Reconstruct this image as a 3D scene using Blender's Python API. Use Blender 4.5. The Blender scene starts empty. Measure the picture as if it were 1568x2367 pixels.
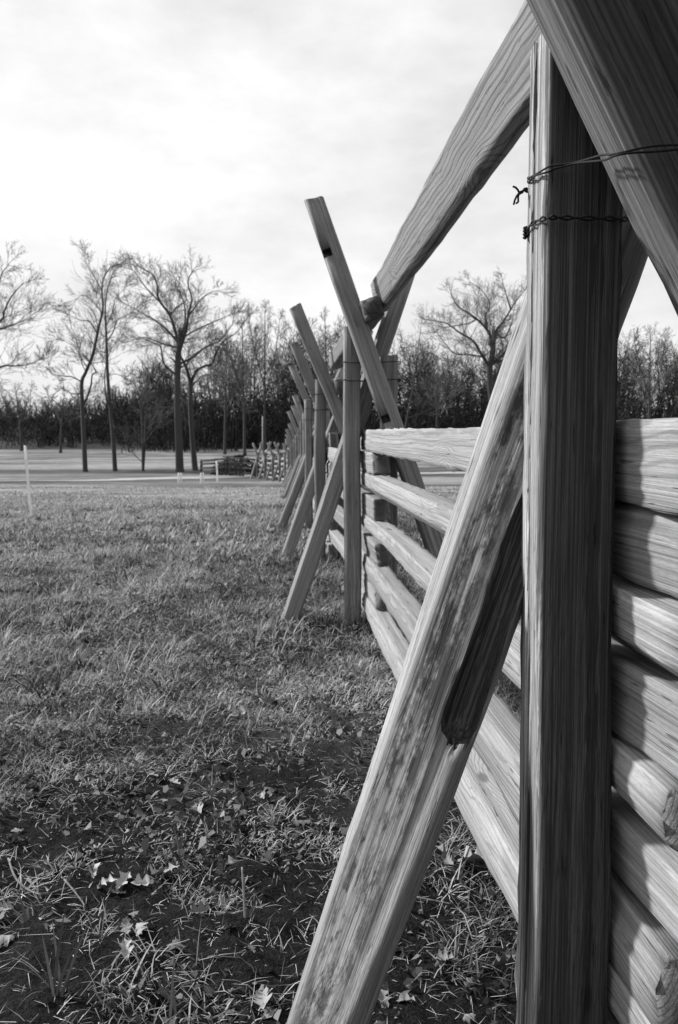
import bpy, math, random
import numpy as np
from mathutils import Vector, Matrix

# ------------------------------------------------------------------ camera, sky, sun
S = bpy.context.scene
col = S.collection
CAM_H, PITCH, FPX, CX, CY = 1.2, math.atan(178.5 / 1840), 1840.0, 784.0, 1183.5
cam_d = bpy.data.cameras.new('camera')
cam = bpy.data.objects.new('camera', cam_d); col.objects.link(cam)
cam.location = (0, 0, CAM_H)
cam.rotation_euler = (math.pi / 2 - PITCH, 0, 0)
cam_d.sensor_fit = 'VERTICAL'; cam_d.sensor_height = 36.0
cam_d.lens = 36.0 * FPX / 2367
cam_d.clip_start = 0.02; cam_d.clip_end = 2000
cam_d.dof.use_dof = True; cam_d.dof.focus_distance = 1.6; cam_d.dof.aperture_fstop = 9.0
S.camera = cam

SUN_EL, SUN_AZ = math.radians(30), math.radians(23)     # azimuth: degrees ahead of straight left
sun_dir = Vector((-math.cos(SUN_AZ) * math.cos(SUN_EL), math.sin(SUN_AZ) * math.cos(SUN_EL), math.sin(SUN_EL)))
W = bpy.data.worlds.new('World'); S.world = W; W.use_nodes = True
nt = W.node_tree; nt.nodes.clear()
def N(tree, kind, **kw):
    n = tree.nodes.new(kind)
    for k, v in kw.items():
        if k.startswith('i_'):
            n.inputs[k[2:]].default_value = v
        elif isinstance(k, str):
            setattr(n, k, v)
    return n
sky = N(nt, 'ShaderNodeTexSky', sky_type='NISHITA', sun_disc=False, sun_elevation=SUN_EL,
        sun_rotation=-(math.pi / 2 - SUN_AZ), air_density=1.0, dust_density=6.0, ozone_density=1.0)
bw = N(nt, 'ShaderNodeRGBToBW')
tc = N(nt, 'ShaderNodeTexCoord')
mp = N(nt, 'ShaderNodeMapping'); mp.inputs['Scale'].default_value = (1.0, 1.0, 2.2)
nz = N(nt, 'ShaderNodeTexNoise'); nz.inputs['Scale'].default_value = 3.6; nz.inputs['Detail'].default_value = 8; nz.inputs['Roughness'].default_value = .58
mr = N(nt, 'ShaderNodeMapRange'); mr.inputs['From Min'].default_value = .30; mr.inputs['From Max'].default_value = .68
mr.inputs['To Min'].default_value = 4.4; mr.inputs['To Max'].default_value = 7.0          # thin cloud veil over the clear sky
mx = N(nt, 'ShaderNodeMix', data_type='FLOAT'); mx.inputs[0].default_value = .75
bg = N(nt, 'ShaderNodeBackground'); bg.inputs['Strength'].default_value = .15
out = N(nt, 'ShaderNodeOutputWorld')
L = nt.links.new
L(sky.outputs[0], bw.inputs[0]); L(tc.outputs['Generated'], mp.inputs[0]); L(mp.outputs[0], nz.inputs['Vector'])
L(nz.outputs[0], mr.inputs[0]); L(bw.outputs[0], mx.inputs[2]); L(mr.outputs[0], mx.inputs[3])
L(mx.outputs[0], bg.inputs['Color']); L(bg.outputs[0], out.inputs[0])

sun_l = bpy.data.lights.new('sun', 'SUN'); sun_l.energy = 4.9; sun_l.angle = math.radians(4.5); sun_l.color = (1, 1, 1)
sun = bpy.data.objects.new('sun', sun_l); col.objects.link(sun)
sun.rotation_euler = sun_dir.to_track_quat('Z', 'Y').to_euler()
S.view_settings.view_transform = 'Standard'; S.view_settings.look = 'None'
S.view_settings.exposure = 0.22; S.view_settings.gamma = 1.0
S.render.engine = 'CYCLES'

# ------------------------------------------------------------------ helpers
FWD = Vector((0, math.cos(PITCH), -math.sin(PITCH))); UPV = Vector((0, math.sin(PITCH), math.cos(PITCH)))
def ray(x, y):
    return FWD + Vector((1, 0, 0)) * ((x - CX) / FPX) + UPV * (-(y - CY) / FPX)
def at(x, y, d):
    r = ray(x, y); return Vector((0, 0, CAM_H)) + r * (d / r.y)
PY = np.array([-80, 9, 14, 20, 30, 45, 62, 90, 115, 135, 200, 260, 600], float)
PZ = np.array([0, 0, -.06, -.3, -.75, -1.35, -1.7, -1.72, -1.3, -.7, 4.0, 6.5, 7.0], float)
_yy = np.linspace(-80, 600, 6801); _zz = np.interp(_yy, PY, PZ)
_k = np.hanning(61); _k /= _k.sum()
_zs = np.convolve(np.pad(_zz, 30, mode='edge'), _k, mode='valid')
_rw = np.random.RandomState(5)
WV = [( _rw.uniform(.5, 1) * a, _rw.uniform(-1, 1) * f, _rw.uniform(-1, 1) * f, _rw.uniform(0, 6.28)) for a, f in
      [(.05, .35), (.05, .35), (.03, .9), (.025, 1.2), (.02, 2.1), (.014, 3.5), (.012, 5), (.008, 9), (.008, 11), (.006, 17), (.005, 23)]]
def H(x, y):
    x = np.asarray(x, float); y = np.asarray(y, float)
    z = np.interp(y, _yy, _zs)
    w = np.zeros_like(z + x)
    for a, fx, fy, ph in WV:
        w = w + a * np.sin(fx * x + fy * y + ph)
    return z + w * .55
def Hf(x, y): return float(H(x, y))
def ground(x, y):
    r = ray(x, y); lo = None
    d = .5
    while d < 400:
        p = Vector((0, 0, CAM_H)) + r * (d / r.y)
        if p.z < Hf(p.x, p.y): break
        d *= 1.004
    return Vector((p.x, p.y, Hf(p.x, p.y)))

def mesh_np(name, v, faces_flat, loop_tot, smooth=False):
    me = bpy.data.meshes.new(name)
    v = np.ascontiguousarray(v, np.float32); faces_flat = np.ascontiguousarray(faces_flat, np.int32)
    loop_tot = np.ascontiguousarray(loop_tot, np.int32)
    me.vertices.add(len(v)); me.vertices.foreach_set('co', v.ravel())
    me.loops.add(len(faces_flat)); me.loops.foreach_set('vertex_index', faces_flat)
    me.polygons.add(len(loop_tot))
    st = np.zeros(len(loop_tot), np.int32); st[1:] = np.cumsum(loop_tot)[:-1]
    me.polygons.foreach_set('loop_start', st); me.polygons.foreach_set('loop_total', loop_tot)
    if smooth: me.polygons.foreach_set('use_smooth', np.ones(len(loop_tot), bool))
    me.update(calc_edges=True); me.validate()
    return me
def attr(me, name, vals):
    a = me.attributes.new(name, 'FLOAT', 'POINT'); a.data.foreach_set('value', np.ascontiguousarray(vals, np.float32))
def ob(name, me, mat=None, parent=None):
    o = bpy.data.objects.new(name, me); col.objects.link(o)
    if me is not None and mat is not None: me.materials.append(mat)
    if parent is not None: o.parent = parent
    return o
def tag(o, label=None, cat=None, group=None, kind=None):
    for k, v in (('label', label), ('category', cat), ('group', group), ('kind', kind)):
        if v: o[k] = v
    return o
def empty(name, loc, label, cat, group=None):
    o = bpy.data.objects.new(name, None); col.objects.link(o); o.location = loc; o.empty_display_size = .2
    return tag(o, label, cat, group)
def setm(o, M):
    o.matrix_local = (Matrix.Translation(-o.parent.location) @ M) if o.parent else M

# ------------------------------------------------------------------ materials (neutral greys: the photograph is black and white)
def g(v): return (v, v, v, 1)
def new_mat(name):
    m = bpy.data.materials.new(name); m.use_nodes = True
    t = m.node_tree; b = t.nodes['Principled BSDF']
    b.inputs['Roughness'].default_value = .8
    b.inputs['Specular IOR Level'].default_value = .25
    return m, t, b
def math_n(t, op, a, b=None, c=None, clamp=False):
    n = t.nodes.new('ShaderNodeMath'); n.operation = op; n.use_clamp = clamp
    for i, v in enumerate((a, b, c)):
        if v is None: continue
        if isinstance(v, (int, float)): n.inputs[i].default_value = v
        else: t.links.new(v, n.inputs[i])
    return n.outputs[0]
def maprange(t, v, a, b, c, d, smooth=False):
    n = t.nodes.new('ShaderNodeMapRange'); t.links.new(v, n.inputs[0])
    if smooth: n.interpolation_type = 'SMOOTHSTEP'
    for i, x in enumerate((a, b, c, d)): n.inputs[i + 1].default_value = x
    return n.outputs[0]
def noise(t, vec, sc, detail=4, rough=.55, scale3=None, dist=0):
    if scale3 is not None:
        mpn = t.nodes.new('ShaderNodeMapping'); mpn.inputs['Scale'].default_value = scale3
        t.links.new(vec, mpn.inputs[0]); vec = mpn.outputs[0]
    n = t.nodes.new('ShaderNodeTexNoise'); n.inputs['Scale'].default_value = sc
    n.inputs['Detail'].default_value = detail; n.inputs['Roughness'].default_value = rough
    n.inputs['Distortion'].default_value = dist
    t.links.new(vec, n.inputs['Vector']); return n.outputs[0]
def wood(name, dark, light, ring=.0075, ring_amt=.35, streak=.45, stain=0.0, bump=.5, pith=(.11, .07), heart_shade=None, wavy=.018):
    """riven wood: growth rings round a pith outside the piece, fibre streaks along local z"""
    m, t, b = new_mat(name)
    tcn = t.nodes.new('ShaderNodeTexCoord'); oi = t.nodes.new('ShaderNodeObjectInfo')
    off = t.nodes.new('ShaderNodeVectorMath'); off.operation = 'SCALE'; off.inputs[0].default_value = (3.1, 5.7, 37.0)
    t.links.new(oi.outputs['Random'], off.inputs['Scale'])
    add = t.nodes.new('ShaderNodeVectorMath'); add.operation = 'ADD'
    t.links.new(tcn.outputs['Object'], add.inputs[0]); t.links.new(off.outputs[0], add.inputs[1])
    vec = add.outputs[0]
    sp = t.nodes.new('ShaderNodeSeparateXYZ'); t.links.new(tcn.outputs['Object'], sp.inputs[0])
    warp = noise(t, vec, 1.0, 3, .5, (5, 5, 1.3))
    warp2 = noise(t, vec, 1.0, 2, .5, (26, 26, 9))
    px = math_n(t, 'ADD', sp.outputs[0], math_n(t, 'ADD', math_n(t, 'MULTIPLY', oi.outputs['Random'], .05), pith[0]))
    py = math_n(t, 'ADD', sp.outputs[1], pith[1])
    r = math_n(t, 'SQRT', math_n(t, 'ADD', math_n(t, 'MULTIPLY', px, px), math_n(t, 'MULTIPLY', py, py)))
    r = math_n(t, 'ADD', r, math_n(t, 'ADD', math_n(t, 'MULTIPLY', warp, wavy), math_n(t, 'MULTIPLY', warp2, .003)))
    vmap = t.nodes.new('ShaderNodeMapping'); vmap.inputs['Scale'].default_value = (4.5, 4.5, 1.7); t.links.new(vec, vmap.inputs[0])
    vor = t.nodes.new('ShaderNodeTexVoronoi'); vor.inputs['Scale'].default_value = 1.0; t.links.new(vmap.outputs[0], vor.inputs['Vector'])
    kd = math_n(t, 'ADD', vor.outputs['Distance'], math_n(t, 'MULTIPLY', math_n(t, 'SUBTRACT', warp2, .5), .10))
    knot = maprange(t, kd, .40, .05, 0, 1, True)
    r = math_n(t, 'ADD', r, math_n(t, 'MULTIPLY', knot, .030 + wavy * .3))
    rings = math_n(t, 'SINE', math_n(t, 'MULTIPLY', r, 2 * math.pi / ring))
    rings = maprange(t, rings, .1, 1.0, 0, 1, True)
    fib = noise(t, vec, 1.0, 2, .6, (330, 330, 2.2))
    fib2 = noise(t, vec, 1.0, 4, .65, (75, 75, .5))
    blot = noise(t, vec, 1.0, 4, .6, (7, 7, 1.1))
    v = math_n(t, 'SUBTRACT', 1.0, math_n(t, 'MULTIPLY', rings, ring_amt))
    v = math_n(t, 'MULTIPLY', v, maprange(t, fib, .43, .57, 1 - streak, 1.0))
    v = math_n(t, 'MULTIPLY', v, maprange(t, fib2, .40, .60, 1 - streak * .9, 1.0))
    chk = noise(t, vec, 1.0, 2, .5, (120, 120, .7))
    v = math_n(t, 'MULTIPLY', v, maprange(t, chk, .33, .37, 1 - streak * 1.1, 1.0))
    v = math_n(t, 'MULTIPLY', v, maprange(t, blot, .3, .72, .74, 1.0))
    spk_ = noise(t, vec, 1.0, 2, .6, (420, 420, 70))
    v = math_n(t, 'MULTIPLY', v, maprange(t, spk_, .36, .56, .80, 1.0))
    nick = noise(t, vec, 1.0, 3, .6, (95, 95, 7))
    v = math_n(t, 'MULTIPLY', v, maprange(t, nick, .30, .345, .25, 1.0))
    v = math_n(t, 'MULTIPLY', v, maprange(t, kd, .10, .055, 1.0, .30, True))
    if stain:
        st = noise(t, vec, 1.0, 6, .75, (55, 55, 20))
        big = noise(t, vec, 1.0, 3, .6, (14, 14, 3.4))
        stv = math_n(t, 'ADD', math_n(t, 'MULTIPLY', st, .6), math_n(t, 'MULTIPLY', big, .55))
        band = maprange(t, sp.outputs[0], -.066, -.045, 0, 1, True)
        band2 = maprange(t, sp.outputs[0], .030, -.020, 0, 1, True)
        mask = maprange(t, stv, .50, .61, 0, stain, True)
        mask = math_n(t, 'MULTIPLY', mask, math_n(t, 'MULTIPLY', band, band2))
        v = math_n(t, 'MULTIPLY', v, math_n(t, 'SUBTRACT', 1.0, mask))
    colmix = t.nodes.new('ShaderNodeMix'); colmix.data_type = 'RGBA'
    t.links.new(v, colmix.inputs[0]); colmix.inputs[6].default_value = g(dark); colmix.inputs[7].default_value = g(light)
    c = colmix.outputs[2]
    # end grain with painted shade, and piece-to-piece tone
    hv = maprange(t, oi.outputs['Random'], 0, 1, .82, 1.12)
    mul = t.nodes.new('ShaderNodeMix'); mul.data_type = 'RGBA'; mul.blend_type = 'MULTIPLY'; mul.inputs[0].default_value = 1
    t.links.new(c, mul.inputs[6]); t.links.new(hv, mul.inputs[7]); c = mul.outputs[2]
    if heart_shade is not None:      # pale sapwood edge, darker heartwood; sunlit left and shaded front painted in too
        hm = maprange(t, math_n(t, 'ADD', sp.outputs[0], math_n(t, 'MULTIPLY', fib2, .006)), heart_shade[0] - .003, heart_shade[0] + .003, 1.0, heart_shade[1], True)
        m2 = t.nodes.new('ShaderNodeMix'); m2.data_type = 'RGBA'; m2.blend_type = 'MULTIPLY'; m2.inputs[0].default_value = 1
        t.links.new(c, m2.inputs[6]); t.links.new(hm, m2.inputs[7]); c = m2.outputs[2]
    nsp = t.nodes.new('ShaderNodeSeparateXYZ'); t.links.new(tcn.outputs['Normal'], nsp.inputs[0])
    eg = maprange(t, math_n(t, 'ABSOLUTE', nsp.outputs[2]), .55, .85, 1.0, .34)  # end grain darker, the shade on the cut ends painted in with it
    m3 = t.nodes.new('ShaderNodeMix'); m3.data_type = 'RGBA'; m3.blend_type = 'MULTIPLY'; m3.inputs[0].default_value = 1
    t.links.new(c, m3.inputs[6]); t.links.new(eg, m3.inputs[7]); c = m3.outputs[2]
    t.links.new(c, b.inputs['Base Color'])
    bh = math_n(t, 'ADD', math_n(t, 'MULTIPLY', fib, .9), math_n(t, 'ADD', math_n(t, 'MULTIPLY', fib2, 1.2), math_n(t, 'ADD', math_n(t, 'MULTIPLY', rings, -.25), math_n(t, 'MULTIPLY', maprange(t, nick, .29, .36, -1.6, 0), 1.0))))
    bp = t.nodes.new('ShaderNodeBump'); bp.inputs['Strength'].default_value = bump; bp.inputs['Distance'].default_value = .0025
    t.links.new(bh, bp.inputs['Height']); t.links.new(bp.outputs[0], b.inputs['Normal'])
    return m
M_RAIL = wood('riven rail wood', .06, .41, ring=.0095, ring_amt=.34, streak=.28)
M_STAKE = wood('riven stake wood', .05, .33, ring=.0085, ring_amt=.22, streak=.42)
M_POST = wood('fluted post wood', .05, .32, ring=.009, ring_amt=.15, streak=.52, bump=.8)
M_POSTA = wood('near post heartwood and painted shade', .05, .52, ring=.012, ring_amt=.12, streak=.62, bump=.9, heart_shade=(-.049, .20))  # front painted darker for its shade as well as its heartwood
M_RIDER = wood('knotty rider wood', .07, .30, ring=.018, ring_amt=.60, streak=.20, pith=(.0, .14), wavy=.085)
M_STAKEA = wood('close stake wood', .03, .22, ring=.011, ring_amt=.45, streak=.42, bump=.7, heart_shade=(-.060, .36))  # shaded front painted darker than the left edge
M_MOULD = wood('mould stained stake wood', .05, .54, ring=.007, ring_amt=.14, streak=.36, stain=.92, heart_shade=(-.062, .70))  # left edge lighter: sapwood tone plus painted sunlight
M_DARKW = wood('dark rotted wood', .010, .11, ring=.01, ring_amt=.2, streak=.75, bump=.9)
M_OLD = wood('old dark fence wood', .02, .075, ring=.012, ring_amt=.2, streak=.5)

def simple(name, v, rough=.8, var=.3, sc=20, metal=0):
    m, t, b = new_mat(name)
    tcn = t.nodes.new('ShaderNodeTexCoord')
    n = noise(t, tcn.outputs['Object'], sc, 4)
    vv = maprange(t, n, .3, .7, v * (1 - var), v * (1 + var))
    t.links.new(vv, b.inputs['Base Color']); b.inputs['Roughness'].default_value = rough; b.inputs['Metallic'].default_value = metal
    return m
M_WIRE = simple('black iron wire', .006, .8, .4, 120)
M_PALE = simple('pale weathered stake', .74, .7, .12, 30)
def attr_mat(name, lo, hi, rough=.75, trans=0.0):
    m, t, b = new_mat(name)
    a = t.nodes.new('ShaderNodeAttribute'); a.attribute_name = 'tone'
    vv = maprange(t, a.outputs['Fac'], 0, 1, lo, hi)
    t.links.new(vv, b.inputs['Base Color']); b.inputs['Roughness'].default_value = rough
    return m
M_GRASS = attr_mat('winter grass', .012, .54)
M_LITTER = attr_mat('leaf litter', .012, .24)
M_TWIGW = attr_mat('bare branch bark', .022, .13, .9)
M_WOODS = attr_mat('woodland bark', .005, .050, .95)
def leaf_mat():
    m, t, b = new_mat('dry oak leaf')
    tcn = t.nodes.new('ShaderNodeTexCoord'); oi = t.nodes.new('ShaderNodeObjectInfo')
    n = noise(t, tcn.outputs['Object'], 60, 4)
    a = maprange(t, oi.outputs['Random'], 0, 1, .07, .30)
    v = math_n(t, 'MULTIPLY', a, maprange(t, n, .3, .7, .65, 1.15))
    t.links.new(v, b.inputs['Base Color']); b.inputs['Roughness'].default_value = .65
    return m
M_LEAF = leaf_mat()
M_PLEAF = simple('pale oak leaf', .33, .6, .2, 60)

def ground_mat():
    m, t, b = new_mat('field ground')
    geo = t.nodes.new('ShaderNodeNewGeometry'); P = geo.outputs['Position']
    sp = t.nodes.new('ShaderNodeSeparateXYZ'); t.links.new(P, sp.inputs[0])
    big = noise(t, P, .55, 4, .6); mid = noise(t, P, 3.0, 5, .6); fine = noise(t, P, 28, 6, .7); vfine = noise(t, P, 140, 3, .6)
    soil = math_n(t, 'MULTIPLY', maprange(t, fine, .32, .68, .004, .020), maprange(t, vfine, .35, .65, .35, 1.6))
    thatch = math_n(t, 'MULTIPLY', maprange(t, fine, .3, .7, .012, .08), maprange(t, mid, .3, .7, .6, 1.2))
    # bare trampled soil close to the fence end, turf further out
    yy = math_n(t, 'ADD', sp.outputs[1], math_n(t, 'MULTIPLY', big, 2.4))
    msk = math_n(t, 'ADD', maprange(t, yy, 2.9, 5.5, 0, 1), math_n(t, 'SUBTRACT', mid, .5))
    msk = maprange(t, msk, .25, .75, 0, 1, True)
    near = t.nodes.new('ShaderNodeMix'); t.links.new(msk, near.inputs[0]); t.links.new(soil, near.inputs[2]); t.links.new(thatch, near.inputs[3])
    # mown meadow beyond the crest, with streaks of longer dead grass
    str_ = noise(t, P, 1.0, 7, .68, (.06, .17, .2), .6); spk = noise(t, P, 1.0, 4, .65, (.9, .9, .9))
    mead = math_n(t, 'MULTIPLY', maprange(t, str_, .38, .62, .09, .28), maprange(t, spk, .3, .7, .75, 1.15))
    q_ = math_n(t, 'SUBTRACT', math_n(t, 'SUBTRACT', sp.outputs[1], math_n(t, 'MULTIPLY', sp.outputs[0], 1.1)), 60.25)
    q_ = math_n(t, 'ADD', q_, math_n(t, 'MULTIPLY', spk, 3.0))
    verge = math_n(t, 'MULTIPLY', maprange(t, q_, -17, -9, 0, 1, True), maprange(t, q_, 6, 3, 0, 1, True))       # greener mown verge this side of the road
    under = math_n(t, 'MULTIPLY', maprange(t, math_n(t, 'ADD', sp.outputs[1], math_n(t, 'MULTIPLY', spk, 6)), 58, 62, 0, 1, True), maprange(t, math_n(t, 'ADD', sp.outputs[1], math_n(t, 'MULTIPLY', spk, 6)), 72, 67, 0, 1, True))  # dark band painted as the trees' shadow along their feet
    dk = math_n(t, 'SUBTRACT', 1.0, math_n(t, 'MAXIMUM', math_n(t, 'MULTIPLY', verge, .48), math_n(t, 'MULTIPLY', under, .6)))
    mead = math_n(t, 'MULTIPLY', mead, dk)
    fm = math_n(t, 'MAXIMUM', maprange(t, sp.outputs[1], 9, 14, 0, 1, True), math_n(t, 'MULTIPLY', maprange(t, sp.outputs[0], .9, 1.6, 0, 1, True), maprange(t, sp.outputs[1], 3, 6, 0, 1, True)))
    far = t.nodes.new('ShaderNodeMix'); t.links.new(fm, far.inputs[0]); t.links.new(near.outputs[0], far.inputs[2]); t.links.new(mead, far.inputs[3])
    # forest floor under the wood
    wm = maprange(t, math_n(t, 'ADD', sp.outputs[1], math_n(t, 'MULTIPLY', spk, 5)), 122, 128, 0, 1, True)
    flo = maprange(t, spk, .3, .7, .02, .045)
    fin = t.nodes.new('ShaderNodeMix'); t.links.new(wm, fin.inputs[0]); t.links.new(far.outputs[0], fin.inputs[2]); t.links.new(flo, fin.inputs[3])
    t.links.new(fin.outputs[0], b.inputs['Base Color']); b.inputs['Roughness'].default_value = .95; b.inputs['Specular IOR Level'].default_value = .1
    bp = t.nodes.new('ShaderNodeBump'); bp.inputs['Strength'].default_value = .9; bp.inputs['Distance'].default_value = .02
    hh = math_n(t, 'ADD', fine, math_n(t, 'MULTIPLY', vfine, .7))
    t.links.new(hh, bp.inputs['Height']); t.links.new(bp.outputs[0], b.inputs['Normal'])
    return m

# ------------------------------------------------------------------ ground sheet and the gravel road
rng = np.random.RandomState(11)
def build_ground():
    u = np.linspace(-1, 1, 281); xs = .75 * np.sinh(u * 7.0) / 1.0          # fine near the camera, 400 m at the rim
    xs = xs * (420 / xs.max())
    xs = np.sort(np.concatenate([np.arange(-2.0, 2.4, .028), xs[np.abs(xs - .2) > 2.3]]))
    ys = np.concatenate([np.linspace(-60, 1.2, 25), np.arange(1.25, 5.0, .028), np.geomspace(5.0, 560, 170)])
    X, Y = np.meshgrid(xs, ys); Z = H(X, Y)
    r2 = np.random.RandomState(3)
    near = np.clip((6.0 - Y) / 2.5, 0, 1) * (np.abs(X) < 3)
    rough = np.zeros_like(Z)
    for f, a in ((14, .007), (30, .006), (62, .004)):
        for _ in range(5):
            th = r2.uniform(0, 6.28); rough += a * .5 * np.sin(f * r2.uniform(.7, 1.3) * (X * math.cos(th) + Y * math.sin(th)) + r2.uniform(0, 6.28) + 1.3 * np.sin(6 * X + 5 * Y))
    Z = Z + near * (rough + r2.normal(0, .0045, Z.shape))
    nx, ny = len(xs), len(ys)
    v = np.stack([X, Y, Z], -1).reshape(-1, 3)
    i = (np.arange(ny - 1)[:, None] * nx + np.arange(nx - 1)[None]).ravel()
    f = np.stack([i, i + 1, i + nx + 1, i + nx], -1)
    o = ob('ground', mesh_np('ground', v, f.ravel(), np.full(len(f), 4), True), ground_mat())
    tag(o, 'grassy winter field with bare dark soil beside the fence', 'ground', kind='structure')
build_ground()

def build_road():
    xs = np.linspace(-140, 60, 160)
    c = 45.5 + np.interp(xs, [-140, -40, -17.5, -9.9, -5, 5, 60], [-60, -20, -4.5, 4.0, 7.5, 12, 34])
    rows = np.linspace(-1, 1, 9)
    X = np.repeat(xs[:, None], 9, 1); hw = 2.6 + .25 * np.sin(xs * .9) + .15 * np.sin(xs * 2.3)
    Y = c[:, None] + rows[None] * hw[:, None]
    Z = H(X, Y) + .03 - .025 * np.abs(rows)[None] ** 2
    v = np.stack([X, Y, Z], -1).reshape(-1, 3)
    i = (np.arange(159)[:, None] * 9 + np.arange(8)[None]).ravel()
    f = np.stack([i, i + 9, i + 10, i + 1], -1)
    m, t, b = new_mat('pale gravel'); geo = t.nodes.new('ShaderNodeNewGeometry')
    n = noise(t, geo.outputs['Position'], 1.2, 6, .65); vv = maprange(t, n, .3, .7, .26, .42)
    t.links.new(vv, b.inputs['Base Color'])
    tag(ob('road', mesh_np('road', v, f.ravel(), np.full(len(f), 4), True), m), 'pale gravel road crossing the meadow', 'road', kind='structure')
build_road()

# ------------------------------------------------------------------ riven timber
def smooth_curve(rs, n, knots, amp):
    k = rs.normal(0, amp, knots + 3)
    x = np.linspace(0, knots, n); i = np.floor(x).astype(int); f = x - i; f = f * f * (3 - 2 * f)
    return k[i] * (1 - f) + k[i + 1] * f
def resample(poly, M):
    p = np.array(poly, float); q = np.roll(p, -1, 0); l = np.hypot(*(q - p).T)
    n = np.maximum(1, np.round(l / l.sum() * M)).astype(int)
    pts = []; corner = []
    for a, b_, k in zip(p, q, n):
        for j in range(k):
            pts.append(a + (b_ - a) * j / k); corner.append(j == 0)
    return np.array(pts), np.array(corner)
def rand_profile(rs, w, h):
    """irregular four to six sided split section, w across (x) and h up (y)"""
    a, b_ = w / 2, h / 2
    j = lambda s: rs.uniform(-s, s)
    kind = rs.randint(4); i_ = rs.uniform(.1, .5)
    if kind == 0:      # near rectangular
        P = [(-a, -b_), (a * .9, -b_ * .95), (a, b_ * .9), (-a * .9, b_)]
    elif kind == 1:    # sloping split face on top
        P = [(-a, -b_), (a, -b_ * .9), (a * .8, b_), (a * (.1 - i_), b_ * .95), (-a, b_ * .15)]
    elif kind == 2:    # left face leaning
        P = [(-a, -b_ * .9), (a * .7, -b_), (a, b_ * .5), (a * .6, b_), (-a * .6, b_ * .92)]
    else:              # wedge
        P = [(-a * .75, -b_), (a, -b_), (a * .9, b_ * .95), (-a * .75, b_), (-a, -b_ * .25)]
    return P
def timber(name, p0, p1, poly, mat, parent, seed, M=22, n=16, xref=(1, 0, 0), twist=0.0, bow=.008, flute=.0018, wob=.06,
           grooves=(), ends=(0.0, 0.0), taper=(1, 1), label=None, knots=6, ragged=.0):
    rs = np.random.RandomState(seed)
    p0 = Vector(p0); p1 = Vector(p1); L_ = (p1 - p0).length
    z = (p1 - p0).normalized(); x = Vector(xref); x = (x - z * x.dot(z)).normalized(); y = z.cross(x)
    prof, corner = resample(poly, M); k = len(prof)
    nrm = np.roll(prof, -1, 0) - np.roll(prof, 1, 0); nrm = np.stack([nrm[:, 1], -nrm[:, 0]], -1); nrm /= np.linalg.norm(nrm, axis=1)[:, None] + 1e-9
    area = 0.5 * np.sum(prof[:, 0] * np.roll(prof[:, 1], -1) - np.roll(prof[:, 0], -1) * prof[:, 1])
    if area < 0: nrm = -nrm
    t = np.linspace(0, 1, n)
    sx = 1 + smooth_curve(rs, n, knots, wob); sy = 1 + smooth_curve(rs, n, knots, wob)
    bx = smooth_curve(rs, n, 3, bow); by = smooth_curve(rs, n, 3, bow)
    tw = twist * (t - .5) + smooth_curve(rs, n, 3, .04)
    fl = rs.normal(0, flute, k)
    V = np.zeros((n, k, 3))
    tp = taper[0] + (taper[1] - taper[0]) * t
    fl[corner] *= .2
    drift = np.stack([smooth_curve(rs, n, 5, flute * .7) for _ in range(k)], 1)
    gr = np.zeros(k)
    for gx, gy, wd, dp in grooves:
        d = np.hypot(prof[:, 0] - gx, prof[:, 1] - gy); gr -= dp * np.exp(-(d / wd) ** 2)
    for i in range(n):
        q = prof + nrm * (fl + drift[i] + gr)[:, None]
        if ragged: q = q + nrm * (corner * rs.normal(-.3, 1, k) * ragged)[:, None]
        q = q * np.array([sx[i], sy[i]]) * tp[i]
        c, s = math.cos(tw[i]), math.sin(tw[i])
        V[i, :, 0] = q[:, 0] * c - q[:, 1] * s + bx[i]; V[i, :, 1] = q[:, 0] * s + q[:, 1] * c + by[i]; V[i, :, 2] = t[i] * L_
    # sawn or split ends are not quite square
    for e, i in ((0, 0), (1, n - 1)):
        V[i, :, 2] += (prof[:, 0] * rs.uniform(-.2, .2) + prof[:, 1] * rs.uniform(-.25, .25)) + rs.normal(0, .0022, k) + ends[e] * prof[:, 0]
    v = V.reshape(-1, 3); F = []; T = []
    idx = np.arange(n * k).reshape(n, k)
    a = idx[:-1]; b_ = np.roll(idx, -1, 1)[:-1]; c_ = np.roll(idx, -1, 1)[1:]; d_ = idx[1:]
    quads = np.stack([a, b_, c_, d_], -1).reshape(-1, 4)
    if area < 0: quads = quads[:, ::-1]
    flat = list(quads.ravel()); tot = [4] * len(quads)
    e0 = list(idx[0][::-1]); e1 = list(idx[-1])
    if area < 0: e0, e1 = e0[::-1], e1[::-1]
    flat += e0 + e1; tot += [k, k]
    o = ob(name, mesh_np(name, v, flat, tot), mat, parent)
    Mx = Matrix((x, y, z)).transposed().to_4x4(); Mx.translation = p0
    setm(o, Mx)
    if label: o['label'] = label
    return o
def tubes(paths, radii, sides=5):
    V = []; F = []; T = []; base = 0
    for path, r in zip(paths, radii):
        P = [Vector(p) for p in path]; n = len(P)
        rr = r if hasattr(r, '__len__') else [r] * n
        ref = None
        for i, p in enumerate(P):
            d = (P[min(i + 1, n - 1)] - P[max(i - 1, 0)]).normalized()
            if ref is None: ref = d.orthogonal().normalized()
            ref = (ref - d * ref.dot(d)).normalized(); bi = d.cross(ref)
            for j in range(sides):
                a = 2 * math.pi * j / sides; V.append(p + (ref * math.cos(a) + bi * math.sin(a)) * rr[i])
        for i in range(n - 1):
            for j in range(sides):
                k = (j + 1) % sides
                F += [base + i * sides + j, base + i * sides + k, base + (i + 1) * sides + k, base + (i + 1) * sides + j]; T.append(4)
        F += [base + j for j in range(sides)][::-1]; T.append(sides)
        F += [base + (n - 1) * sides + j for j in range(sides)]; T.append(sides)
        base += n * sides
    return np.array([tuple(p) for p in V]), F, T
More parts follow.
